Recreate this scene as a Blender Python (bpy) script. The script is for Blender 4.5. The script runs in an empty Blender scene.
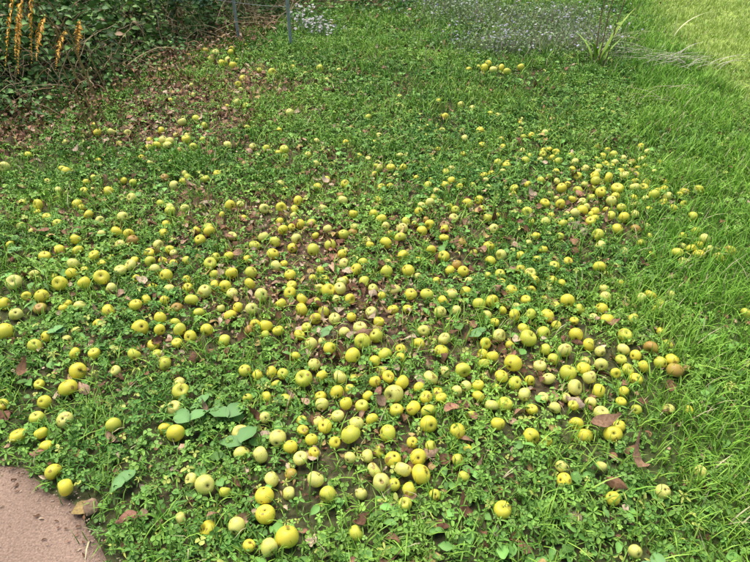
import bpy, math, numpy as np
rng=np.random.default_rng(7)
CAMH=1.6; PITCH=math.radians(37); FPX=589.0
sp,cp=math.sin(PITCH),math.cos(PITCH)
def G(u,v,z=0.0):
    """survey helper: where a sight line from the eye point meets the level z"""
    a=(u-375)/FPX; b=(281-v)/FPX
    dz=-sp+b*cp; dy=cp+b*sp
    t=(CAMH-z)/(-dz)
    return np.array([a*t,dy*t,z]),t
# ---------------------------------------------------------------- noise
TAB=rng.random((256,256)).astype(np.float32)
def vn(x,y,s=1.0,o=0):
    x=np.asarray(x)*s+o*17.3+1000; y=np.asarray(y)*s+o*9.7+1000
    xi=np.floor(x).astype(int); yi=np.floor(y).astype(int)
    fx=x-xi; fy=y-yi; fx=fx*fx*(3-2*fx); fy=fy*fy*(3-2*fy)
    a=TAB[xi%256,yi%256]; b=TAB[(xi+1)%256,yi%256]; c=TAB[xi%256,(yi+1)%256]; d=TAB[(xi+1)%256,(yi+1)%256]
    return (a*(1-fx)+b*fx)*(1-fy)+(c*(1-fx)+d*fx)*fy
def fbm(x,y,s=1.0,o=0):
    return (vn(x,y,s,o)+.5*vn(x,y,s*2.1,o+1)+.25*vn(x,y,s*4.3,o+2))/1.75
# path edge
def path_d(x,y):
    x=np.asarray(x);y=np.asarray(y)
    nx,ny=-.334/.5905,-.487/.5905
    d=(x+1.206)*nx+(y-1.167)*ny
    s=(x+1.206)*.825-(y-1.167)*.566
    return d-.005+.04*np.exp(-((s-.27)/.2)**2)+.05*(fbm(x,y,10,40)-.5)
def height(x,y):
    h=.05*(fbm(x,y,1.3,3)-.5)+.02*(vn(x,y,6,9)-.5)
    d=path_d(x,y)
    f=np.clip((-d)/.35,0,1)
    r=np.sqrt(np.asarray(x)**2+np.asarray(y)**2)
    return h*f*np.clip((40-r)/20,0,1)
# ---------------------------------------------------------------- materials
def mat(name,rough=.55,trans=0.0,noise=None,spec=.4,attr=True,base=(1,1,1),bump=None):
    m=bpy.data.materials.new(name); m.use_nodes=True; nt=m.node_tree; N=nt.nodes; L=nt.links
    p=N['Principled BSDF']; p.inputs['Roughness'].default_value=rough
    p.inputs['Specular IOR Level'].default_value=spec
    if attr:
        a=N.new('ShaderNodeAttribute'); a.attribute_name='Col'; col=a.outputs['Color']
    else:
        r=N.new('ShaderNodeRGB'); r.outputs[0].default_value=(*base,1); col=r.outputs[0]
    if noise or bump: tc=N.new('ShaderNodeTexCoord')
    if noise:
        sc,lo,hi=noise
        n=N.new('ShaderNodeTexNoise'); n.inputs['Scale'].default_value=sc; n.inputs['Detail'].default_value=2
        L.new(tc.outputs['Object'],n.inputs['Vector'])
        mr=N.new('ShaderNodeMapRange'); mr.inputs[1].default_value=.3; mr.inputs[2].default_value=.7
        mr.inputs[3].default_value=lo; mr.inputs[4].default_value=hi
        L.new(n.outputs['Fac'],mr.inputs[0])
        mx=N.new('ShaderNodeVectorMath'); mx.operation='SCALE'
        L.new(col,mx.inputs[0]); L.new(mr.outputs[0],mx.inputs['Scale']); col=mx.outputs[0]
    if bump:
        n2=N.new('ShaderNodeTexNoise'); n2.inputs['Scale'].default_value=bump[0]; n2.inputs['Detail'].default_value=4
        L.new(tc.outputs['Object'],n2.inputs['Vector'])
        bp=N.new('ShaderNodeBump'); bp.inputs['Strength'].default_value=bump[1]; bp.inputs['Distance'].default_value=bump[2]
        L.new(n2.outputs['Fac'],bp.inputs['Height']); L.new(bp.outputs[0],p.inputs['Normal'])
    L.new(col,p.inputs['Base Color'])
    if trans>0:
        t=N.new('ShaderNodeBsdfTranslucent'); L.new(col,t.inputs['Color'])
        ms=N.new('ShaderNodeMixShader'); ms.inputs[0].default_value=trans
        L.new(p.outputs[0],ms.inputs[1]); L.new(t.outputs[0],ms.inputs[2])
        L.new(ms.outputs[0],N['Material Output'].inputs['Surface'])
    return m
M_leaf=mat('leaf_green',.5,0,None,.28)
M_grass=mat('grass_green',.5,0,None,.25)
M_dead=mat('dead_leaf',.75,0,(120,.65,1.25),.2)
M_wood=mat('twig',.8,0,None,.2)
M_flower=mat('petals',.6,0,None,.2)
# ---------------------------------------------------------------- mesh builder
class T:
    def __init__(s,v,f,shade=None,mix=None,mcol=(0,0,0)):
        s.v=np.array(v,np.float32); s.f=np.array(f,np.int32)
        s.shade=np.ones(len(s.v),np.float32) if shade is None else np.array(shade,np.float32)
        s.mix=mix if mix is None else np.array(mix,np.float32); s.mcol=np.array(mcol,np.float32)
def join(*ts):
    off=0;V=[];F=[];S=[]
    for t in ts:
        V.append(t.v);F.append(t.f+off);S.append(t.shade);off+=len(t.v)
    return T(np.concatenate(V),np.concatenate(F),np.concatenate(S))
class B:
    def __init__(s): s.V=[];s.F=[];s.C=[];s.off=0
    def add(s,t,pos,R,S,col):
        n=len(pos)
        if n==0:return
        V=t.v[None]*S[:,None,:].astype(np.float32)
        V=np.einsum('nij,nkj->nki',R.astype(np.float32),V)+pos[:,None,:].astype(np.float32)
        C=col[:,None,:]*t.shade[None,:,None]
        if t.mix is not None: C=C*(1-t.mix[None,:,None])+t.mcol*t.mix[None,:,None]
        k=len(t.v)
        F=t.f[None]+(np.arange(n)*k)[:,None,None]+s.off
        s.V.append(V.reshape(-1,3));s.C.append(C.reshape(-1,3).astype(np.float32));s.F.append(F.reshape(-1,4)); s.off+=n*k
    def raw(s,v,f,c):
        v=np.array(v,np.float32); s.V.append(v); s.F.append(np.array(f,np.int32)+s.off)
        c=np.array(c,np.float32); 
        if c.ndim==1: c=np.tile(c,(len(v),1))
        s.C.append(c); s.off+=len(v)
    def tube(s,pts,r0,r1,col,k=4):
        pts=np.array(pts,float); n=len(pts); V=[]
        for i in range(n):
            d=pts[min(i+1,n-1)]-pts[max(i-1,0)]; d/=np.linalg.norm(d)+1e-9
            a=np.cross(d,[.3,.2,1] if abs(d[2])<.9 else [1,0,0]); a/=np.linalg.norm(a); b=np.cross(d,a)
            r=r0+(r1-r0)*i/(n-1)
            for j in range(k):
                an=2*math.pi*j/k; V.append(pts[i]+r*(a*math.cos(an)+b*math.sin(an)))
        F=[[i*k+j,i*k+(j+1)%k,(i+1)*k+(j+1)%k,(i+1)*k+j] for i in range(n-1) for j in range(k)]
        s.raw(V,F,col)
    def obj(s,name,m,parent=None):
        V=np.concatenate(s.V);F=np.concatenate(s.F);C=np.concatenate(s.C)
        me=bpy.data.meshes.new(name)
        me.vertices.add(len(V)); me.vertices.foreach_set('co',V.ravel())
        me.loops.add(F.size); me.loops.foreach_set('vertex_index',F.ravel().astype(np.int32))
        me.polygons.add(len(F)); me.polygons.foreach_set('loop_start',np.arange(0,F.size,4,dtype=np.int32))
        try: me.polygons.foreach_set('loop_total',np.full(len(F),4,np.int32))
        except Exception: pass
        me.polygons.foreach_set('use_smooth',np.ones(len(F),bool))
        me.update(calc_edges=True)
        a=me.color_attributes.new('Col','FLOAT_COLOR','POINT')
        C4=np.ones((len(V),4),np.float32); C4[:,:3]=np.clip(C,0,.9); a.data.foreach_set('color',C4.ravel())
        me.materials.append(m)
        o=bpy.data.objects.new(name,me); bpy.context.scene.collection.objects.link(o)
        if parent: o.parent=parent
        return o
def empty(name):
    e=bpy.data.objects.new(name,None); bpy.context.scene.collection.objects.link(e); return e
def rot(yaw,tilt,spin=None):
    n=len(yaw); c,s=np.cos(yaw),np.sin(yaw); Z=np.zeros((n,3,3)); Z[:,0,0]=c;Z[:,0,1]=-s;Z[:,1,0]=s;Z[:,1,1]=c;Z[:,2,2]=1
    c,s=np.cos(tilt),np.sin(tilt); X=np.zeros((n,3,3)); X[:,0,0]=1;X[:,1,1]=c;X[:,1,2]=-s;X[:,2,1]=s;X[:,2,2]=c
    R=Z@X
    if spin is not None:
        c,s=np.cos(spin),np.sin(spin); Z2=np.zeros((n,3,3)); Z2[:,0,0]=c;Z2[:,0,1]=-s;Z2[:,1,0]=s;Z2[:,1,1]=c;Z2[:,2,2]=1
        R=R@Z2
    return R
U=lambda a,b,n: rng.uniform(a,b,n)
# ---------------------------------------------------------------- templates
def blade(bend,kink=0):
    ts=[0,.35,.7,1]; ws=[.8,1,.7,.06]; v=[]
    for t,w in zip(ts,ws):
        y=bend*t*t; z=t*(1-.35*bend*t)+kink*max(0,t-.6)
        v+= [(-w/2,y,z),(w/2,y,z)]
    f=[[2*i,2*i+1,2*i+3,2*i+2] for i in range(3)]
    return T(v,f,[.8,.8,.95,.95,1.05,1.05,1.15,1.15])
BL=[blade(.2),blade(.5),blade(.8),blade(1.1,-.2),blade(.6,-.5)]
def leaflet(ang,L=1,W=.8,fold=.15,droop=.15,notch=0):
    c,s=math.cos(ang),math.sin(ang)
    P=[(0.05,0,0),(L*.42,-W*.5,fold),(L*.85,-W*.38,fold*.6-droop*.6),(L*(1-notch),0,-droop),(L*.85,W*.38,fold*.6-droop*.6),(L*.42,W*.5,fold)]
    v=[(x*c-y*s,x*s+y*c,z) for x,y,z in P]
    return T(v,[[0,1,2,3],[0,3,4,5]],[.85,1,1,1.05,1,1])
def petiole(l=2.5):
    return T([(-.06,0,0),(.06,0,0),(.1,.15,-l),(0,.15,-l)],[[0,1,2,3]],[.9,.9,.6,.6])
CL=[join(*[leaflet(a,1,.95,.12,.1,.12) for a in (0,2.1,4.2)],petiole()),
    join(*[leaflet(a,1.1,.7,.2,.25) for a in (0,2.0,4.3)],petiole()),
    join(*[leaflet(a,1.3,.42,.15,.3) for a in (0,1.2,2.4,3.7,5.0)]),
    join(leaflet(0,1.4,.8,.2,.3),leaflet(math.pi,1.2,.7,.2,.4),leaflet(1.6,.8,.5,.1,.1),leaflet(4.7,.8,.5,.1,.1)),
    join(*[leaflet(a,1.9,.3,.1,.5) for a in (0.3,1.9,3.4,5.1)])]
def bigleaf(n=5,W=.45,curl=.2,fold=.1,wav=.05,seed=0):
    r=np.random.default_rng(seed); v=[];sh=[]
    for i in range(n+1):
        t=i/n; w=W*math.sin(math.pi*min(1,(t*.93+.05))**.85)+.01
        z=-curl*(t-.3)**2*2; j=r.uniform(-wav,wav,3)
        v+=[(t,-w,z+fold+j[0]),(t,0,z+j[1]*.3),(t,w,z+fold+j[2])]; sh+=[.95,1.1,1.0]
    f=[]
    for i in range(n):
        a=3*i; f+=[[a,a+1,a+4,a+3],[a+1,a+2,a+5,a+4]]
    return T(v,f,sh)
DL=[bigleaf(5,w,c,f,.1,i) for i,(c,f,w) in enumerate([(.3,.1,.26),(-.4,.05,.33),(.6,.25,.24),(-.7,-.15,.3),(.1,-.2,.36),(.9,.02,.22)])]
GLf=[bigleaf(3,.32,.3,.08,.02,11),bigleaf(3,.42,.2,.1,.03,12),bigleaf(3,.22,.5,.06,.02,13)]
DOCK=bigleaf(9,.36,.25,.07,.06,14)
def apple_t(nu=20,nv=13,seed=0):
    r=np.random.default_rng(seed); e=r.uniform(-.06,.06,4); v=[];mix=[];sh=[]
    for i in range(nv+1):
        p=.05+(math.pi-.1)*i/nv
        for j in range(nu):
            a=2*math.pi*j/nu
            rad=math.sin(p)**.93*(1+.07*math.cos(p))*(1+.02*math.cos(5*a)*(1-math.cos(p))/2+e[0]*math.cos(a)+e[1]*math.cos(2*a+1))
            z=.9*math.cos(p)-.33*math.exp(-(p/.38)**2)+.2*math.exp(-((math.pi-p)/.3)**2)+e[2]*math.cos(a)*math.sin(p)
            v.append((rad*math.cos(a),rad*math.sin(a),z))
            mix.append(max(.7*math.exp(-(p/.2)**2),.9*math.exp(-((math.pi-p)/.17)**2))); sh.append(1.0)
    f=[[i*nu+j,(i+1)*nu+j,(i+1)*nu+(j+1)%nu,i*nu+(j+1)%nu] for i in range(nv) for j in range(nu)]
    b=len(v); k=4
    if seed%2==0:
        for i in range(4):
            t=i/3; 
            for j in range(k):
                a=2*math.pi*j/k; v.append((.045*math.cos(a)+.12*t*t,.045*math.sin(a),.5+.5*t)); mix.append(1); sh.append(1)
        f+=[[b+i*k+j,b+i*k+(j+1)%k,b+(i+1)*k+(j+1)%k,b+(i+1)*k+j] for i in range(3) for j in range(k)]
    b=len(v)
    for j in range(5):
        a=2*math.pi*j/5; c,s=math.cos(a),math.sin(a)
        for (x,y,z) in [(.02,-.05,-.66),(.02,.05,-.66),(.14,.02,-.82),(.14,-.02,-.82)]:
            v.append((x*c-y*s,x*s+y*c,z)); mix.append(1); sh.append(1)
        f.append([b+4*j,b+4*j+1,b+4*j+2,b+4*j+3])
    return T(v,f,sh,mix,(.10,.07,.025))
AP=[apple_t(seed=i) for i in range(6)]
# ---------------------------------------------------------------- apples
placed=[]
def try_place(x,y,r,tol=.93):
    for (a,b,c) in placed:
        if (a-x)**2+(b-y)**2<((r+c)*tol)**2: return False
    placed.append((x,y,r)); return True
known="""288,540,24;206,487,20;176,435,19;304,379,18;394,395,20;362,345,17;351,439,22;528,340,19;502,512,19;635,552,14;381,487,18;356,538,16;270,552,18;316,483,18;328,498,17;403,474,18;421,478,20;418,462,17;393,461,17;409,493,16;405,508,14;374,473,16;237,527,18;265,498,20;114,426,16;79,372,17;68,387,20;54,473,17;67,490,17;181,390,18;140,327,18;15,284,17;102,279,18;61,285,15;42,297,14;328,291,14;567,302,15;530,275,12;499,336,15;512,366,18;515,384,14;568,374,17;584,369,15;588,381,14;501,379,14;524,397,14;555,408,12;612,500,15;563,483,16;664,490,15;700,472,13;6,333,18;36,348,14;3,405,12;42,435,14;278,440,17;291,450,14;301,462,15;325,430,15;428,414,16;413,411,15;340,380,14;353,361,16;375,385,13;337,394,14;322,406,14;346,408,13;338,420,13;362,408,14;372,421,14;396,414,14;426,401,13;441,402,12;388,380,13;375,364,12;311,345,13;330,352,13;295,358,12;283,375,12;314,366,13;245,372,13;258,378,12;272,374,12;322,378,13;266,398,12;265,418,12;248,400,10;457,466,13;463,482,12;497,430,14;491,409,14;478,388,12;456,395,12;445,375,12;470,420,11;452,296,12;466,293,12;427,295,14;411,296,13;443,302,12;440,313,12;210,264,13;200,240,12;192,300,14;207,330,13;180,330,14;205,291,14;225,286,13;232,293,12;250,285,12;131,266,12;120,245,11;290,293,13;302,300,12;313,250,13;330,245,12;344,262,12;356,268,12;386,246,13;400,240,12;296,238,11;283,230,11;340,290,13;350,300,12;192,482,14;225,492,12;181,519,13;250,549,12;303,432,12;312,443,13;335,447,12;350,462,11;394,488,13;430,452,12;412,447,12;60,252,12;77,243,11;85,285,13;120,270,13;150,262,11;136,306,13;160,330,12;95,355,12;40,386,10;6,170,11;39,207,11;660,364,13;643,368,12;620,405,11;636,412,11;650,296,12;640,300,11;699,255,12;708,250,11;691,250,11;745,316,11;560,470,12;600,470,10;540,366,13;553,360,12;545,350,12;530,380,11;492,360,12;485,345,12;532,410,12;573,408,11;600,352,11;615,375,11;608,180,11;617,190,12;600,195,11;611,202,11;595,184,10;624,178,10;613,156,9;634,190,10;575,215,10;560,205,10;590,225,10;545,225,10;212,60,10;222,64,9;216,55,9;228,62,9;205,52,8;233,66,8;272,73,8;320,70,8;484,70,8;493,72,8;501,70,8;488,66,7;507,73,8;430,205,10;463,271,12;444,240,10;500,275,11;520,256,10;163,140,9;157,146,9;170,143,9;182,122,9;132,199,10;100,222,10"""
for row in known.split(';'):
    u,v,d=map(float,row.split(','))
    p,t=G(u,v,.03); r=min(max(d/2*t/FPX*.98,.018),.034)
    p,t=G(u,v,r*.9)
    try_place(p[0],p[1],r,.8)
NK=len(placed)
clusters="""90,280,55,18,20;30,300,35,35,14;60,215,50,28,20;130,245,55,22,16;210,285,45,20,18;200,330,50,22,10;200,240,45,25,14;300,225,50,25,18;330,283,50,22,20;390,250,50,25,22;440,295,45,16,12;350,330,60,20,8;345,390,55,30,18;400,430,45,28,8;410,480,32,18,3;300,450,40,22,4;255,510,38,22,4;520,370,40,22,14;575,380,28,14,8;540,300,45,22,20;600,330,28,18,7;500,240,55,25,22;560,220,45,18,24;610,190,32,15,44;620,160,22,10,12;570,170,45,16,16;650,190,14,8,8;700,252,12,6,8;645,300,16,8,4;500,170,50,18,20;480,130,60,12,9;380,140,70,20,14;330,180,60,20,18;300,72,40,5,6;490,70,14,3,6;218,60,12,6,9;165,148,20,8,6;190,125,20,9,5;640,365,22,8,6;625,410,22,10,6;560,450,50,25,4;450,200,60,25,24;430,350,60,18,6;140,320,40,20,8;250,150,70,20,14;90,180,60,18,14;350,100,60,8,6;540,120,35,8,5;120,370,60,25,7;30,440,30,30,3;230,100,60,12,8;120,140,50,10,6"""
for row in clusters.split(';'):
    u,v,su,sv,n=map(float,row.split(','))
    p,t=G(u,v,.02); q,_=G(u,v-sv,.02)
    sx=su*t/FPX; sy=abs(q[1]-p[1])
    k=0; tries=0
    while k<n*1.0 and tries<n*12:
        tries+=1
        x=rng.normal(p[0],sx); y=rng.normal(p[1],sy); r=rng.uniform(.018,.030)
        if path_d(x,y)>-.05: continue
        if try_place(x,y,r,1.0): k+=1
PL=np.array(placed); n=len(PL); print('apples',n)
lift=np.where(np.arange(n)<NK,U(.004,.018,n),U(-.010,.012,n))
pos=np.stack([PL[:,0],PL[:,1],height(PL[:,0],PL[:,1])+PL[:,2]*.88+lift],1)
R=rot(U(0,6.28,n),np.where(rng.random(n)<.22,U(0,.8,n),U(.9,2.9,n)),U(0,6.28,n))
g=rng.random(n)[:,None]
ca=np.array([.90,.79,.075]); cb=np.array([.74,.75,.09]); cc=np.array([.90,.86,.22])
col=np.where(g<.5,ca,np.where(g<.7,cb,cc))*U(.88,1.0,(n,1))
rot_i=(rng.random(n)<.035)&(np.arange(n)>NK); col[rot_i]=np.array([.50,.31,.07])
S=PL[:,2:3]*np.stack([np.ones(n),np.ones(n),U(.86,1.1,n)],1)
b=B()
ti=rng.integers(0,6,n)
for k in range(6):
    m=ti==k; b.add(AP[k],pos[m],R[m],S[m],col[m])
def apple_mat():
    m=bpy.data.materials.new('apple_skin'); m.use_nodes=True; nt=m.node_tree;N=nt.nodes;L=nt.links;p=N['Principled BSDF']
    p.inputs['Roughness'].default_value=.4; p.inputs['Specular IOR Level'].default_value=.4
    a=N.new('ShaderNodeAttribute');a.attribute_name='Col'; tc=N.new('ShaderNodeTexCoord')
    def noise(sc,lo,hi,d=4):
        n=N.new('ShaderNodeTexNoise');n.inputs['Scale'].default_value=sc;n.inputs['Detail'].default_value=d
        L.new(tc.outputs['Object'],n.inputs['Vector'])
        r=N.new('ShaderNodeMapRange');r.inputs[1].default_value=lo;r.inputs[2].default_value=hi
        L.new(n.outputs['Fac'],r.inputs[0]); return r.outputs[0]
    def mix(f,c1,c2):
        x=N.new('ShaderNodeMix');x.data_type='RGBA'
        L.new(f,x.inputs[0])
        for i,c in ((6,c1),(7,c2)):
            if isinstance(c,tuple): x.inputs[i].default_value=c
            else: L.new(c,x.inputs[i])
        return x.outputs[2]
    def mul(f,k):
        x=N.new('ShaderNodeMath');x.operation='MULTIPLY';L.new(f,x.inputs[0]);x.inputs[1].default_value=k;return x.outputs[0]
    green=mix(mul(noise(20,.48,.70,2),.5),a.outputs['Color'],(.56,.64,.06,1))
    br=mix(mul(noise(40,.63,.67),.8),green,(.30,.15,.04,1))
    sp_=mix(mul(noise(240,.66,.72,2),.55),br,(.28,.17,.04,1))
    L.new(sp_,p.inputs['Base Color']); return m
b.obj('fallen_apples',apple_mat())
RES=.01; X0,Y0=-7.5,-.5; W_,H_=1500,1100
occ=np.zeros((W_,H_),np.uint8)
for x,y,r in placed:
    for lvl,k in ((1,1.0),(2,.88)):
        rr=r*k; i0=int((x-rr-X0)/RES);i1=int((x+rr-X0)/RES)+2;j0=int((y-rr-Y0)/RES);j1=int((y+rr-Y0)/RES)+2
        if i0<0 or j0<0 or i1>=W_ or j1>=H_: continue
        ii,jj=np.meshgrid(np.arange(i0,i1),np.arange(j0,j1),indexing='ij')
        m=((ii*RES+X0-x)**2+(jj*RES+Y0-y)**2)<rr*rr
        occ[i0:i1,j0:j1][m]=np.maximum(occ[i0:i1,j0:j1][m],lvl)
def OC(x,y):
    return occ[np.clip(((x-X0)/RES).astype(int),0,W_-1),np.clip(((y-Y0)/RES).astype(int),0,H_-1)]
# ---------------------------------------------------------------- zones
def gsum(x,y,L):
    o=np.zeros(len(x))
    for cx,cy,sx,sy,a in L: o+=a*np.exp(-.5*(((x-cx)/sx)**2+((y-cy)/sy)**2))
    return o
def gz(txt):
    L=[]
    for row in txt.split(';'):
        u,v,su,sv,a=map(float,row.split(',')); p,t=G(u,v); q,_=G(u,v-sv); L.append((p[0],p[1],su*t/FPX,abs(q[1]-p[1]),a))
    return L
LIT=gz("""350,265,80,50,.6;360,330,60,35,.42;165,105,45,22,1.2;230,95,40,20,.9;60,230,60,25,.4;200,250,60,45,.42;530,370,50,20,.45;490,250,60,40,.35;590,220,45,35,.4;40,130,60,14,.9;560,180,40,20,.3;300,150,70,40,.4;420,450,60,40,.3;120,350,60,30,.35;620,330,40,25,.25;380,225,60,20,.4;350,400,60,40,.32;320,75,60,10,.4;200,500,60,30,.25""")
def litter(x,y): return np.clip(gsum(x,y,LIT)*(.2+1.7*fbm(x,y,5,21)**1.3),0,1.2)
def rightness(x,y):
    e=.95+.33*(y-1.2)+.25*(fbm(x,y,1.5,5)-.5)
    return np.clip((x-e)/.45+.5,0,1)
_t,_=G(740,40); _a,_=G(640,0); _c,_=G(755,110)
SG=np.sign(((_t[0]-_a[0])*(-(_c[1]-_a[1]))+(_t[1]-_a[1])*(_c[0]-_a[0])))
def lawn(x,y):
    dx,dy=_c[0]-_a[0],_c[1]-_a[1]; l=math.hypot(dx,dy)
    d=SG*((x-_a[0])*(-dy)+(y-_a[1])*dx)/l
    return np.clip(d/.5+.55+.9*(fbm(x,y,2,33)-.5),0,1)
HB=[(-9,2.6),(-5,2.9),(-2.75,3.65),(-2.1,4.5),(-1.75,5.3),(-1.25,6.3),(0.1,7.3),(1.9,7.9),(2.3,9.5)]
def hedge_d(x,y):
    xs=[p[0] for p in HB]; ys=[p[1] for p in HB]
    return y-np.interp(x,xs,ys,right=30)
def sample(dens,ymax=9.2,ymin=.25,far=.5):
    xm=7; A=2*xm*(ymax-ymin); N=int(A*dens)
    x=U(-xm,xm,N); y=U(ymin,ymax,N)
    k=(np.abs(x)<1.55+.53*(y-.83))&(rng.random(N)<np.clip(1-(y-2)/7*(1-far),far,1))
    return x[k],y[k]
def put(bd,tl,x,y,z,R,S,col):
    ti=rng.integers(0,len(tl),len(x))
    p=np.stack([x,y,z],1)
    for k,t in enumerate(tl):
        m=ti==k; bd.add(t,p[m],R[m],S[m],col[m])
# ---------------------------------------------------------------- grass
b=B()
x,y=sample(6000,far=.5)
r=rightness(x,y); lw=lawn(x,y); li=litter(x,y); cl=fbm(x,y,5,50)
pd=path_d(x,y)
d=(.42+.95*np.maximum(r,lw)+.25*np.clip((y-4)/2,0,1))*np.clip((cl-.2)*2.4,.2,1.3)*np.clip(1-.6*li,.15,1)
d*=np.clip((-pd+.05)/.08,0,1); d*=np.clip(1-hedge_d(x,y)/.5,0.05,1)
k=(rng.random(len(x))<d)&(OC(x,y)<2)
x,y,r,lw,cl=x[k],y[k],r[k],lw[k],cl[k]; n=len(x); print('blades',n)
Ln=(U(.035,.09,n)*(.6+.85*cl))*(1-.5*lw)*(1+.3*r)
Wd=U(.0024,.0050,n)*(1+.08*y)
S=np.stack([Wd,Ln,Ln],1)
tone=np.clip(fbm(x,y,1.2,60)[:,None]*1.3-.15,0,1)
c1=np.array([.17,.38,.045]); c2=np.array([.38,.59,.085]); c3=np.array([.54,.66,.17])
col=c1*(1-tone)+c2*tone
col=col*(1-.4*r[:,None])+np.array([.31,.64,.075])*.4*r[:,None]
col=col*(1-.85*lw[:,None])+c3*.85*lw[:,None]
col*=U(.55,1.3,(n,1))
dry=rng.random(n)<.05; col[dry]=np.array([.66,.60,.34])*U(.7,1.1,(dry.sum(),1))
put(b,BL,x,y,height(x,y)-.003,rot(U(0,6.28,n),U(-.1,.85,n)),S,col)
tx_,ty_=sample(60,far=1); q=rng.integers(0,len(tx_),22000)
x=tx_[q]+rng.normal(0,.022,len(q)); y=ty_[q]+rng.normal(0,.022,len(q)); 
k=(OC(x,y)<1)&(path_d(x,y)<.01)&(hedge_d(x,y)<.3)&(lawn(x,y)<.5)&(rng.random(len(x))<np.clip(1-litter(x,y),.1,1)*(.55+.45*rightness(x,y))); x,y=x[k],y[k]; n=len(x)
Ln=U(.06,.13,n); g2=rng.random(len(tx_))[q][k][:,None]
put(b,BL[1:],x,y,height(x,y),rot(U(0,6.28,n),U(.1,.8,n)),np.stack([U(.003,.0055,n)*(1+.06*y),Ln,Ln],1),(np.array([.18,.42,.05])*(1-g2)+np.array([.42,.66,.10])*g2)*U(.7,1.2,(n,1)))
b.obj('grass',M_grass)
# ---------------------------------------------------------------- clover & buttercup ground cover
b=B()
x,y=sample(4600,far=.4)
r=rightness(x,y); lw=lawn(x,y); li=litter(x,y); cl=fbm(x,y,4,70); pd=path_d(x,y)
d=(1-.72*r)*(1-.93*lw)*np.clip((cl-.22)*3,.1,1.1)*np.clip(1-.6*li,.12,1)*np.clip((-pd+.01)/.05,0,1)*np.clip(1-hedge_d(x,y)/.8,.15,1)
k=(rng.random(len(x))<d)&(OC(x,y)<1)
x,y,cl=x[k],y[k],cl[k]; n=len(x); print('clover',n)
s=U(.007,.018,n)*(1+.05*y)
z=height(x,y)+U(.004,.05,n)*(.3+1.1*cl)
tone=np.clip(fbm(x,y,2.2,80)[:,None]*1.4-.2+rng.normal(0,.15,(n,1)),0,1)
col=np.array([.11,.29,.05])*(1-tone)+np.array([.33,.56,.09])*tone
col*=U(.6,1.3,(n,1)); yl=rng.random(n)<.05; col[yl]=np.array([.54,.60,.13])
put(b,CL,x,y,z,rot(U(0,6.28,n),np.abs(rng.normal(0,.55,n)),U(0,6.28,n)),np.stack([s,s,s],1),col)
x,y=sample(420,far=.8)
cl=fbm(x,y,2.2,90)
k=(rng.random(len(x))<np.clip((cl-.35)*3,0,1)*(1-.8*rightness(x,y))*(1-lawn(x,y))*np.clip(1-.7*litter(x,y),.1,1)*np.clip(-path_d(x,y)/.04,0,1))&(OC(x,y)<1)
x,y=x[k],y[k]; n=len(x); s=U(.022,.05,n)
col=np.array([.18,.38,.08])*U(.7,1.5,(n,1))
put(b,GLf,x,y,height(x,y)+U(.01,.035,n),rot(U(0,6.28,n),U(-.5,.4,n)),np.stack([s,s,s],1),col)
b.obj('clover_ground_cover',M_leaf)
for (u,v,L,m) in [(192,418,.085,2),(230,412,.075,2),(243,438,.075,2),(205,398,.05,2),(330,330,.045,4),(60,330,.05,4),(480,330,.045,3),(20,250,.06,3),(655,560,.05,3),(130,475,.05,4)]:
    b=B(); p,_=G(u,v,.03)
    a=U(.8,1.8,1)+np.arange(m)*6.28/m*.5+U(-.3,.3,m)
    s=U(.85,1.2,m)*L
    b.add(DOCK,np.stack([np.full(m,p[0]),np.full(m,p[1])-.03,height(np.full(m,p[0]),np.full(m,p[1]))+.04+U(0,.015,m)],1),rot(a,U(-.3,.3,m)),np.stack([s,s*.95,s],1),np.array([.19,.38,.12])*U(.85,1.15,(m,1)))
    b.obj('dock_plant',M_leaf)
# ---------------------------------------------------------------- dead leaves
b=B()
x,y=sample(520,far=.8)
li=litter(x,y)
k=(rng.random(len(x))<np.clip(.13+.8*li,0,1)*(1-.9*lawn(x,y))*(1-.6*rightness(x,y))*np.clip(-path_d(x,y)/.05,0,1))&(OC(x,y)<2)
x,y,li=x[k],y[k],li[k]; n=len(x); print('dead',n)
s=U(.02,.058,n)
pal=np.array([[.40,.24,.14],[.31,.17,.09],[.50,.33,.21],[.20,.10,.055],[.40,.20,.13],[.60,.46,.31],[.17,.09,.05],[.50,.36,.14]])
col=pal[rng.integers(0,8,n)]*U(.7,1.2,(n,1))
z=height(x,y)+U(.004,.038,n)
put(b,DL,x,y,z,rot(U(0,6.28,n),rng.normal(0,.5,n),U(0,6.28,n)),np.stack([s,s*U(.7,1.6,n),s*U(.6,1.8,n)],1),col)
x,y=sample(2800,far=.6); li=litter(x,y)
k=(rng.random(len(x))<np.clip(li*1.1,.10,1)*(1-lawn(x,y))*np.clip(-path_d(x,y)/.02,0,1)); x,y=x[k],y[k]; n=len(x)
s=U(.008,.026,n); col=pal[rng.integers(0,8,n)]*U(.6,1.2,(n,1))
put(b,DL[:3],x,y,height(x,y)+U(.002,.025,n),rot(U(0,6.28,n),rng.normal(0,.4,n),U(0,6.28,n)),np.stack([s,s*.9,s],1),col)
for (u,v,L) in [(590,425,.09),(648,468,.085),(585,405,.07),(606,478,.07),(20,378,.07),(373,330,.08),(460,437,.07),(400,540,.06),(420,452,.07),(205,515,.06),(50,232,.09),(480,210,.07)]:
    p,_=G(u,v,.05); s=np.array([L])
    b.add(DL[rng.integers(0,6)],np.array([[p[0],p[1],.055]]),rot(U(0,6.28,1),U(-.5,.5,1)),np.stack([s,s*.75,s*1.4],1),pal[[rng.integers(0,6)]]*.8)
b.obj('dead_leaves',M_dead)
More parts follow.
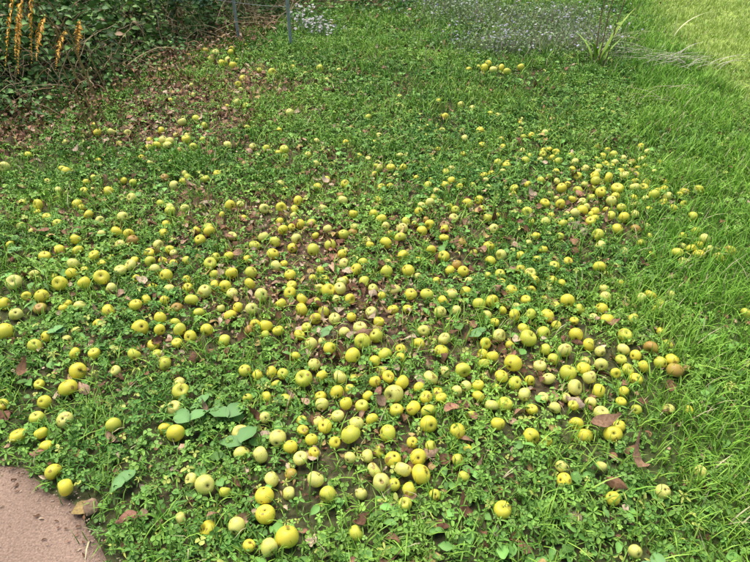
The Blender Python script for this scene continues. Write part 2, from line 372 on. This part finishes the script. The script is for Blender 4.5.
# ---------------------------------------------------------------- hedge / bramble foliage
def bush(name,blobs,leafcol,size,per=2200,tl=GLf,m=M_leaf,seedoff=0,stemcol=(.22,.14,.08)):
    e=empty(name); b=B(); st=B()
    for (cx,cy,cz,rx,rz,f) in blobs:
        n=int(per*f*rx*rx)
        dirs=rng.normal(size=(n,3)); dirs/=np.linalg.norm(dirs,axis=1)[:,None]
        lump=.66+.65*fbm(dirs[:,0]*2+cx+dirs[:,2],dirs[:,1]*2+cy-dirs[:,2],1.8,seedoff)
        rr=lump*(1-.45*rng.random(n)**1.5)
        P=np.array([cx,cy,cz])+dirs*rr[:,None]*np.array([rx,rx,rz])
        hz=height(P[:,0],P[:,1])
        gap=fbm(P[:,0]*1.0+P[:,2],P[:,1]-P[:,2]*.7,5,seedoff+12)
        k=(P[:,2]>hz+.015)&(gap>.36)
        P=P[k]; dirs=dirs[k]; n=len(P)
        s=U(.6,1.3,n)*size
        tone=np.clip(fbm(P[:,0]+P[:,2],P[:,1]-P[:,2],4,seedoff+3)[:,None]*2-.6,0,1)
        col=leafcol[0]*(1-tone)+leafcol[1]*tone; col=col*U(.5,1.5,(n,1))
        br=rng.random(n)<.05; col[br]=np.array([.38,.24,.13])*U(.6,1.2,(br.sum(),1))
        yaw=np.arctan2(dirs[:,1],dirs[:,0])+rng.normal(0,1.0,n)
        put(b,tl,P[:,0],P[:,1],P[:,2],rot(yaw,rng.normal(0,.6,n))@rot(np.zeros(n),rng.normal(0,.5,n)),np.stack([s,s,s],1),col)
        for i in range(int(14*f*rx/.7)+3):
            a=rng.uniform(0,6.28); el=rng.uniform(.2,1.4); q=np.array([cx+rng.uniform(-.3,.3)*rx,cy+rng.uniform(-.3,.3)*rx,0.])
            tip=np.array([cx+math.cos(a)*math.cos(el)*rx*1.15,cy+math.sin(a)*math.cos(el)*rx*1.15,cz+math.sin(el)*rz*1.05])
            mid=(q+tip)/2+np.array([0,0,.5*rz])+rng.normal(0,.1,3)
            pts=[q*(1-t)**2+2*mid*t*(1-t)+tip*t*t for t in np.linspace(0,1,9)]
            st.tube(pts,.006,.002,np.array(stemcol)*rng.uniform(.6,2))
    b.obj('leaves',m,e); st.obj('stems',M_wood,e)
    return e
dg=(np.array([.05,.13,.035]),np.array([.21,.38,.08]))
bush('bramble_hedge',[(-3.3,4.5,.2,.75,.6,1),(-2.7,4.95,.15,.6,.5,1),(-4.2,4.0,.4,.9,.8,1),(-3.3,5.9,.5,1.0,.9,1),(-2.35,5.7,.15,.5,.45,1),(-2.0,6.3,.2,.5,.5,1),(-1.5,7.0,.25,.5,.5,1)],dg,.055,per=7500)
bush('background_hedge',[(-4.8,6.8,1.1,1.6,1.5,.4),(-2.9,8.0,.9,1.3,1.2,.6),(-1.4,8.2,.3,.8,.7,.9),(-.2,8.6,.3,.8,.6,.9),(.9,8.8,.35,.75,.65,.9),(1.8,9.2,.35,.7,.6,.9)],(np.array([.05,.12,.035]),np.array([.16,.30,.07])),.06,per=3200,seedoff=5)
bush('ivy',[(-2.6,4.15,.0,.4,.2,1),(-2.95,3.85,.0,.45,.28,1),(-2.3,4.7,.0,.35,.2,1),(-1.9,5.6,.0,.35,.2,1),(-3.4,3.5,.0,.5,.25,1),(-1.55,6.4,.0,.35,.2,1),(-.7,6.9,.0,.4,.15,1),(.1,7.5,.0,.5,.2,1),(-2.1,5.2,.0,.3,.16,1)],(np.array([.08,.2,.05]),np.array([.24,.45,.09])),.042,per=7000,seedoff=9)
b=B()
for i in range(1100):
    x=rng.uniform(-3.6,-.9); y=rng.uniform(3.6,7.2)
    if not (-.25<y-np.interp(x,[p[0] for p in HB],[p[1] for p in HB])<1.1): continue
    a=rng.uniform(0,6.28); L=rng.uniform(.15,.65); el=rng.uniform(.05,1.4)
    z0=rng.uniform(0,.25)
    q=np.array([x,y,z0]); dv=np.array([math.cos(a)*math.cos(el),math.sin(a)*math.cos(el),math.sin(el)])*L
    pts=[q+dv*t+np.array([0,0,-.35*L*t*t])+rng.normal(0,.008,3) for t in np.linspace(0,1,6)]
    pts=[np.array([p[0],p[1],max(p[2],.01)]) for p in pts]
    b.tube(pts,.0035,.0015,np.array([.55,.42,.25])*rng.uniform(.4,1.4),3)
n=4200
x=U(-3.6,-1.0,n); y=np.interp(x,[p[0] for p in HB],[p[1] for p in HB])+rng.normal(.0,.38,n)
s=U(.02,.05,n); put(b,DL,x,y,height(x,y)+np.abs(rng.normal(0,.06,n)),rot(U(0,6.28,n),rng.normal(0,.8,n),U(0,6.28,n)),np.stack([s,s*.9,s],1),pal[rng.integers(0,8,n)]*U(.6,1.2,(n,1)))
b.obj('dry_undergrowth',M_dead)
def frond(b,base,tip,arch,col,L=.05,n=16):
    base=np.array(base,float);tip=np.array(tip,float); mid=(base+tip)/2+np.array([0,0,arch])
    ts=np.linspace(0,1,n); pts=np.array([base*(1-t)**2+2*mid*t*(1-t)+tip*t*t for t in ts])
    b.tube(pts[::2],.004,.0015,np.array(col)*.7,3)
    for i in range(2,n):
        d=pts[i]-pts[i-1]; ya=math.atan2(d[1],d[0])
        for sgn in (-1,1):
            l=L*math.sin(math.pi*(i/n)**.7)+.008
            b.add(GLf[2],pts[[i]],rot(np.array([ya+sgn*1.1+rng.normal(0,.2)]),np.array([sgn*.3+rng.normal(0,.3)])),np.array([[l,l*.9,l]])*rng.uniform(.6,1.2),np.array([col])*rng.uniform(.6,1.2))
b=B(); oc=(.85,.45,.05)
for (u,v0,v1,d) in [(19,-25,58,3.5),(25,-10,48,3.55),(34,-20,52,3.55),(22,10,62,3.5),(46,15,50,3.75),(80,20,48,4.2),(66,30,60,4.0)]:
    a=(u-375)/FPX; P=[]
    for v in (v0,v1):
        bb=(281-v)/FPX; dy=cp+bb*sp; t=d/dy; P.append(np.array([a*t,d,CAMH+(-sp+bb*cp)*t]))
    P[1][1]-=.1; P[1][2]-=.03; P[1][0]+=rng.uniform(-.04,.04)
    frond(b,P[0],P[1],.04,oc,.03,26)
    b.tube([(P[0][0]+.06,d+.25,0),(P[0][0]+.03,d+.15,P[0][2]*.7),P[0]],.005,.003,(.3,.22,.1),4)
b.obj('orange_fern',M_leaf)
b=B()
for i in range(11):
    bx=-1.85+rng.uniform(-.2,.2); by=6.15+rng.uniform(-.1,.2); a=rng.uniform(3.4,6.0)
    frond(b,(bx,by,.2),(bx+.5*math.cos(a),by+.45*math.sin(a),.45+rng.uniform(-.1,.15)),.4,(.09,.22,.14),.06,18)
b.obj('green_fern',M_leaf)
# ---------------------------------------------------------------- posts
M_metal=mat('galvanised_steel',.5,0,(30,.7,1.15),.5,attr=False,base=(.36,.40,.43)); 
def post(u,v,r,h):
    p,_=G(u,v); e=empty('fence_post'); e.location=(p[0],p[1],0)
    b=B(); b.tube([(0,0,-.1),(0,0,h*.5),(0,0,h)],r,r,(.3,.3,.3),14); b.obj('pipe',M_metal,e)
    b=B(); b.tube([(0,0,h-.002),(0,0,h+.02),(0,0,h+.03)],r*1.25,r*.4,(.3,.3,.3),14)
    b.obj('cap',M_metal,e)
    b=B()
    for zz in (.35,.8,1.1): b.tube([(0,0,zz),(0,0,zz+.012),(0,0,zz+.025)],r*1.15,r*1.15,(.3,.3,.3),14)
    b.obj('wire_clips',M_metal,e)
    return p
pa=post(239,42,.014,1.4); pb=post(291,47,.016,1.5)
b=B()
for zz in (.36,.81,1.11):
    A=np.array([pa[0],pa[1]-.016,zz]); Bp=np.array([pb[0],pb[1]-.018,zz]); D=Bp-A
    b.tube([A-D*2.2+[0,.3,0],A,A+D*.5-[0,0,.008],Bp],.0016,.0016,(.3,.3,.3),4)
b.obj('fence_wire',M_metal)
# ---------------------------------------------------------------- flowers
petal=join(*[leaflet(a,1,.75,.1,.1) for a in np.arange(5)*1.2566])
b=B()
for (u,v,w_,nn) in [(312,30,.11,110),(300,20,.09,50),(325,36,.09,50)]:
    p,_=G(u,v); x=rng.normal(p[0],w_,nn); y=rng.normal(p[1],w_*.9,nn); s=U(.01,.019,nn)
    put(b,[petal],x,y,height(x,y)+U(.03,.14,nn),rot(U(0,6.28,nn),rng.normal(.3,.6,nn)),np.stack([s,s,s],1),np.array([.76,.72,.72])*U(.75,1.05,(nn,1)))
    x=rng.normal(p[0],w_,nn*2); y=rng.normal(p[1],w_,nn*2); L=U(.05,.14,nn*2)
    put(b,BL[:3],x,y,height(x,y),rot(U(0,6.28,nn*2),U(0,.5,nn*2)),np.stack([L*.06,L,L],1),np.array([.24,.38,.14])*U(.6,1.3,(nn*2,1)))
b.obj('white_flowers',M_flower)
e=empty('lilac_flowers'); b=B(); fl=B()
FZ=gz("525,38,40,12,1;580,45,20,10,.7;465,18,28,7,.6;500,52,28,4,.5;440,8,30,6,.5;560,22,28,8,.6")
for cx,cy,sx,sy,a in FZ:
    n=int(520*a); x=rng.normal(cx,sx,n); y=rng.normal(cy,sy*.8,n); z=height(x,y)+U(.04,.22,n)
    s=U(.007,.013,n); c=np.array([.58,.53,.68])*U(.7,1.15,(n,1)); w=rng.random(n)<.35; c[w]=np.array([.72,.69,.73])
    k=(rng.random(n)<.65)&(fbm(x,y,5,77)>.42)
    put(fl,[petal],x[k],y[k],z[k],rot(U(0,6.28,n)[k],rng.normal(.3,.5,n)[k]),np.stack([s,s,s],1)[k],c[k])
    n=int(1000*a); x=rng.normal(cx,sx,n); y=rng.normal(cy,sy*.85,n)
    L=U(.08,.22,n); col=np.array([.32,.42,.20])*U(.5,1.3,(n,1)); dd=rng.random(n)<.5; col[dd]=np.array([.52,.43,.34])*U(.6,1.1,(dd.sum(),1))
    put(b,BL[:3],x,y,height(x,y),rot(U(0,6.28,n),U(0,.8,n)),np.stack([U(.003,.006,n),L,L],1),col)
    n=int(1000*a); x=rng.normal(cx,sx,n); y=rng.normal(cy,sy*.85,n); s=U(.015,.03,n)
    put(b,GLf,x,y,height(x,y)+U(.02,.16,n),rot(U(0,6.28,n),rng.normal(0,.5,n)),np.stack([s,s,s],1),np.array([.24,.36,.15])*U(.5,1.4,(n,1)))
b.obj('stems_and_leaves',M_grass,e); fl.obj('blossom',M_flower,e)
# ---------------------------------------------------------------- strap leaf plant, dry stalks
def strap(b,base,az,L,w,bend,col,lean=.2):
    base=np.array(base,float); n=9; V=[]
    dirv=np.array([math.cos(az),math.sin(az),0]); sd=np.array([-math.sin(az),math.cos(az),0])
    for i in range(n):
        t=i/(n-1); p=base+dirv*L*(lean*t+bend*t*t)+np.array([0,0,1])*L*(t-.55*bend*t*t)
        ww=w*(.6+.6*math.sin(math.pi*min(t*1.1,1)))*(1-t**3)+.001
        V+=[p-sd*ww+np.array([0,0,.15*w]),p,p+sd*ww+np.array([0,0,.15*w])]
    F=[]
    for i in range(n-1):
        a=3*i; F+=[[a,a+1,a+4,a+3],[a+1,a+2,a+5,a+4]]
    b.raw(V,F,np.tile(np.array(col),(len(V),1)))
b=B(); p0,_=G(598,66)
for i in range(10):
    strap(b,p0+np.array([rng.uniform(-.06,.06),rng.uniform(-.06,.06),0]),rng.uniform(0,6.28),rng.uniform(.2,.42),.009,rng.uniform(.1,.7),np.array([.30,.48,.07])*rng.uniform(.6,1.3))
strap(b,p0,.5,.55,.015,.35,(.46,.60,.10)); strap(b,p0,.2,.42,.015,.15,(.34,.54,.09)); strap(b,p0,2.6,.4,.011,.3,(.35,.5,.09))
b.obj('strap_leaf_plant',M_leaf)
b=B()
for dx in (0,.06,-.04):
    b.tube([p0+np.array([dx,0,0]),p0+np.array([dx*1.5,.02,.4]),p0+np.array([dx*2+.05,.05,.9])],.006,.004,(.26,.18,.1),5)
for i in range(8):
    q=p0+np.array([rng.uniform(-.05,.25),rng.uniform(-.05,.1),rng.uniform(.35,.9)]); s=np.array([.08])
    b.add(GLf[1],q[None],rot(U(0,6.28,1),U(-.5,.5,1)),np.stack([s,s,s],1),np.array([[.30,.45,.07]])*rng.uniform(.6,1.3))
b.obj('sapling',M_leaf)
b=B()
p1,_=G(672,40)
strap(b,p1,0.25,.42,.006,.75,(.74,.72,.40)); strap(b,p1,1.2,.3,.005,.4,(.45,.52,.16))
for (u,v,n_,c) in [(680,68,40,(.60,.55,.42)),(655,62,20,(.55,.5,.38)),(640,100,7,(.6,.52,.33)),(620,45,20,(.45,.44,.22))]:
    p,_=G(u,v)
    for i in range(n_):
        q=p+np.array([rng.normal(0,.14),rng.normal(0,.10),.02]); strap(b,q,rng.uniform(-.7,.7)+rng.choice([0,math.pi]),rng.uniform(.08,.24),.0025,1.2,np.array(c)*rng.uniform(.6,1.2),.6)
b.obj('dry_grass_stalks',M_grass)
# ---------------------------------------------------------------- ground & path
def axis(n,ext,c): 
    t=np.linspace(-1,1,n); return c+np.sinh(t*5.2)/math.sinh(5.2)*ext
ax=axis(420,300,0.); ay=axis(420,300,3.5)
XX,YY=np.meshgrid(ax,ay,indexing='ij'); xf,yf=XX.ravel(),YY.ravel()
zf=height(xf,yf)
li=litter(xf,yf)[:,None]; lw=lawn(xf,yf)[:,None]; rt=rightness(xf,yf)[:,None]
gc=np.array([.09,.10,.04])
gc=gc*(1-np.clip(li,0,1))+np.array([.16,.10,.07])*np.clip(li,0,1)
gc=gc*(1-.6*rt)+np.array([.10,.19,.035])*.6*rt
gc=gc*(1-lw)+np.array([.34,.44,.10])*lw
far=np.clip((np.hypot(xf,yf-3)-8)/5,0,1)[:,None]; gc=gc*(1-far)+np.array([.16,.30,.06])*far
na=420; I,J=np.meshgrid(np.arange(na-1),np.arange(na-1),indexing='ij'); I,J=I.ravel(),J.ravel()
F=np.stack([I*na+J,(I+1)*na+J,(I+1)*na+J+1,I*na+J+1],1)
b=B(); b.raw(np.stack([xf,yf,zf],1),F,gc); b.obj('ground',mat('soil',.9,0,(45,.5,1.5),.15,bump=(80,.7,.01)))
b=B(); V=[];C=[]
tx,ty=.825,-.566; nx,ny=-.5656,-.8247
ns,nw=300,24; 
for i in range(ns):
    s=-5+10*i/(ns-1)
    o=np.linspace(-.2,.2,81); ex=-1.206+tx*s+nx*o; ey=1.167+ty*s+ny*o; dd=path_d(ex,ey); e0=o[np.argmax(dd>0)]
    for j in range(nw):
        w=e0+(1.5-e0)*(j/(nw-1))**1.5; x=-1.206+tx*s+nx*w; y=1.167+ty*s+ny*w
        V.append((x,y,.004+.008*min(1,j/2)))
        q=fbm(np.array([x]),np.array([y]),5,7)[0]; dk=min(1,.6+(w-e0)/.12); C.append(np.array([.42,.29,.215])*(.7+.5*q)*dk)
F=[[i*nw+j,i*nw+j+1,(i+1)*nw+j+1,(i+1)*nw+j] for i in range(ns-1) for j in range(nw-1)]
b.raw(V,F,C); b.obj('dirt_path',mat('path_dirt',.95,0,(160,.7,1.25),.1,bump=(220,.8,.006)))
b=B(); n=9000; s_=U(-1.5,2,n); w=np.abs(rng.normal(0,.5,n))-.08; x=-1.206+tx*s_+nx*w; y=1.167+ty*s_+ny*w
k=path_d(x,y)>-.04; x,y=x[k],y[k]; n=len(x)
peb=T(*[[(-1,-1,0),(1,-1,0),(1,1,0),(-1,1,0),(-.5,-.5,.8),(.5,-.5,.7),(.5,.5,.8),(-.5,.5,.7)],[[0,1,5,4],[1,2,6,5],[2,3,7,6],[3,0,4,7],[4,5,6,7]]])
s=U(.0006,.0022,n); put(b,[peb],x,y,np.full(n,.0115),rot(U(0,6.28,n),U(0,.2,n)),np.stack([s,s*1.3,s],1),np.array([.42,.31,.24])*U(.4,1.4,(n,1)))
n=130; s_=U(-1,1.3,n); w=np.abs(rng.normal(0,.05,n)); x=-1.206+tx*s_+nx*w; y=1.167+ty*s_+ny*w; s=U(.006,.018,n)
put(b,DL[:3],x,y,np.full(n,.016),rot(U(0,6.28,n),rng.normal(0,.2,n),U(0,6.28,n)),np.stack([s,s*.7,s],1),pal[rng.integers(0,7,n)]*.9)
b.obj('path_grit',mat('grit',.9,0,None,.2))
# ---------------------------------------------------------------- light, camera
sc=bpy.context.scene
w=bpy.data.worlds.new('World'); sc.world=w; w.use_nodes=True; nt=w.node_tree
sky=nt.nodes.new('ShaderNodeTexSky'); sky.sky_type='NISHITA'; sky.sun_disc=False
EL,AZ=math.radians(66),math.radians(-35)
sky.sun_elevation=EL; sky.sun_rotation=AZ; sky.air_density=1.0; sky.dust_density=4.0
nt.links.new(sky.outputs[0],nt.nodes['Background'].inputs['Color']); nt.nodes['Background'].inputs['Strength'].default_value=.15
L=bpy.data.lights.new('sun','SUN'); L.energy=3.2; L.angle=math.radians(60); L.color=(1,.965,.89)
lo=bpy.data.objects.new('sun',L); sc.collection.objects.link(lo)
from mathutils import Vector
dv=Vector((math.sin(AZ)*math.cos(EL),math.cos(AZ)*math.cos(EL),math.sin(EL)))
lo.rotation_euler=dv.to_track_quat('Z','Y').to_euler()
cam=bpy.data.cameras.new('camera'); co=bpy.data.objects.new('camera',cam); sc.collection.objects.link(co)
co.location=(0,0,CAMH); co.rotation_euler=(math.pi/2-PITCH,0,0); cam.sensor_width=36; cam.lens=36*FPX/750; cam.clip_end=1000; cam.clip_start=.05
sc.camera=co
sc.view_settings.view_transform='Standard'; sc.view_settings.look='None'; sc.view_settings.exposure=0
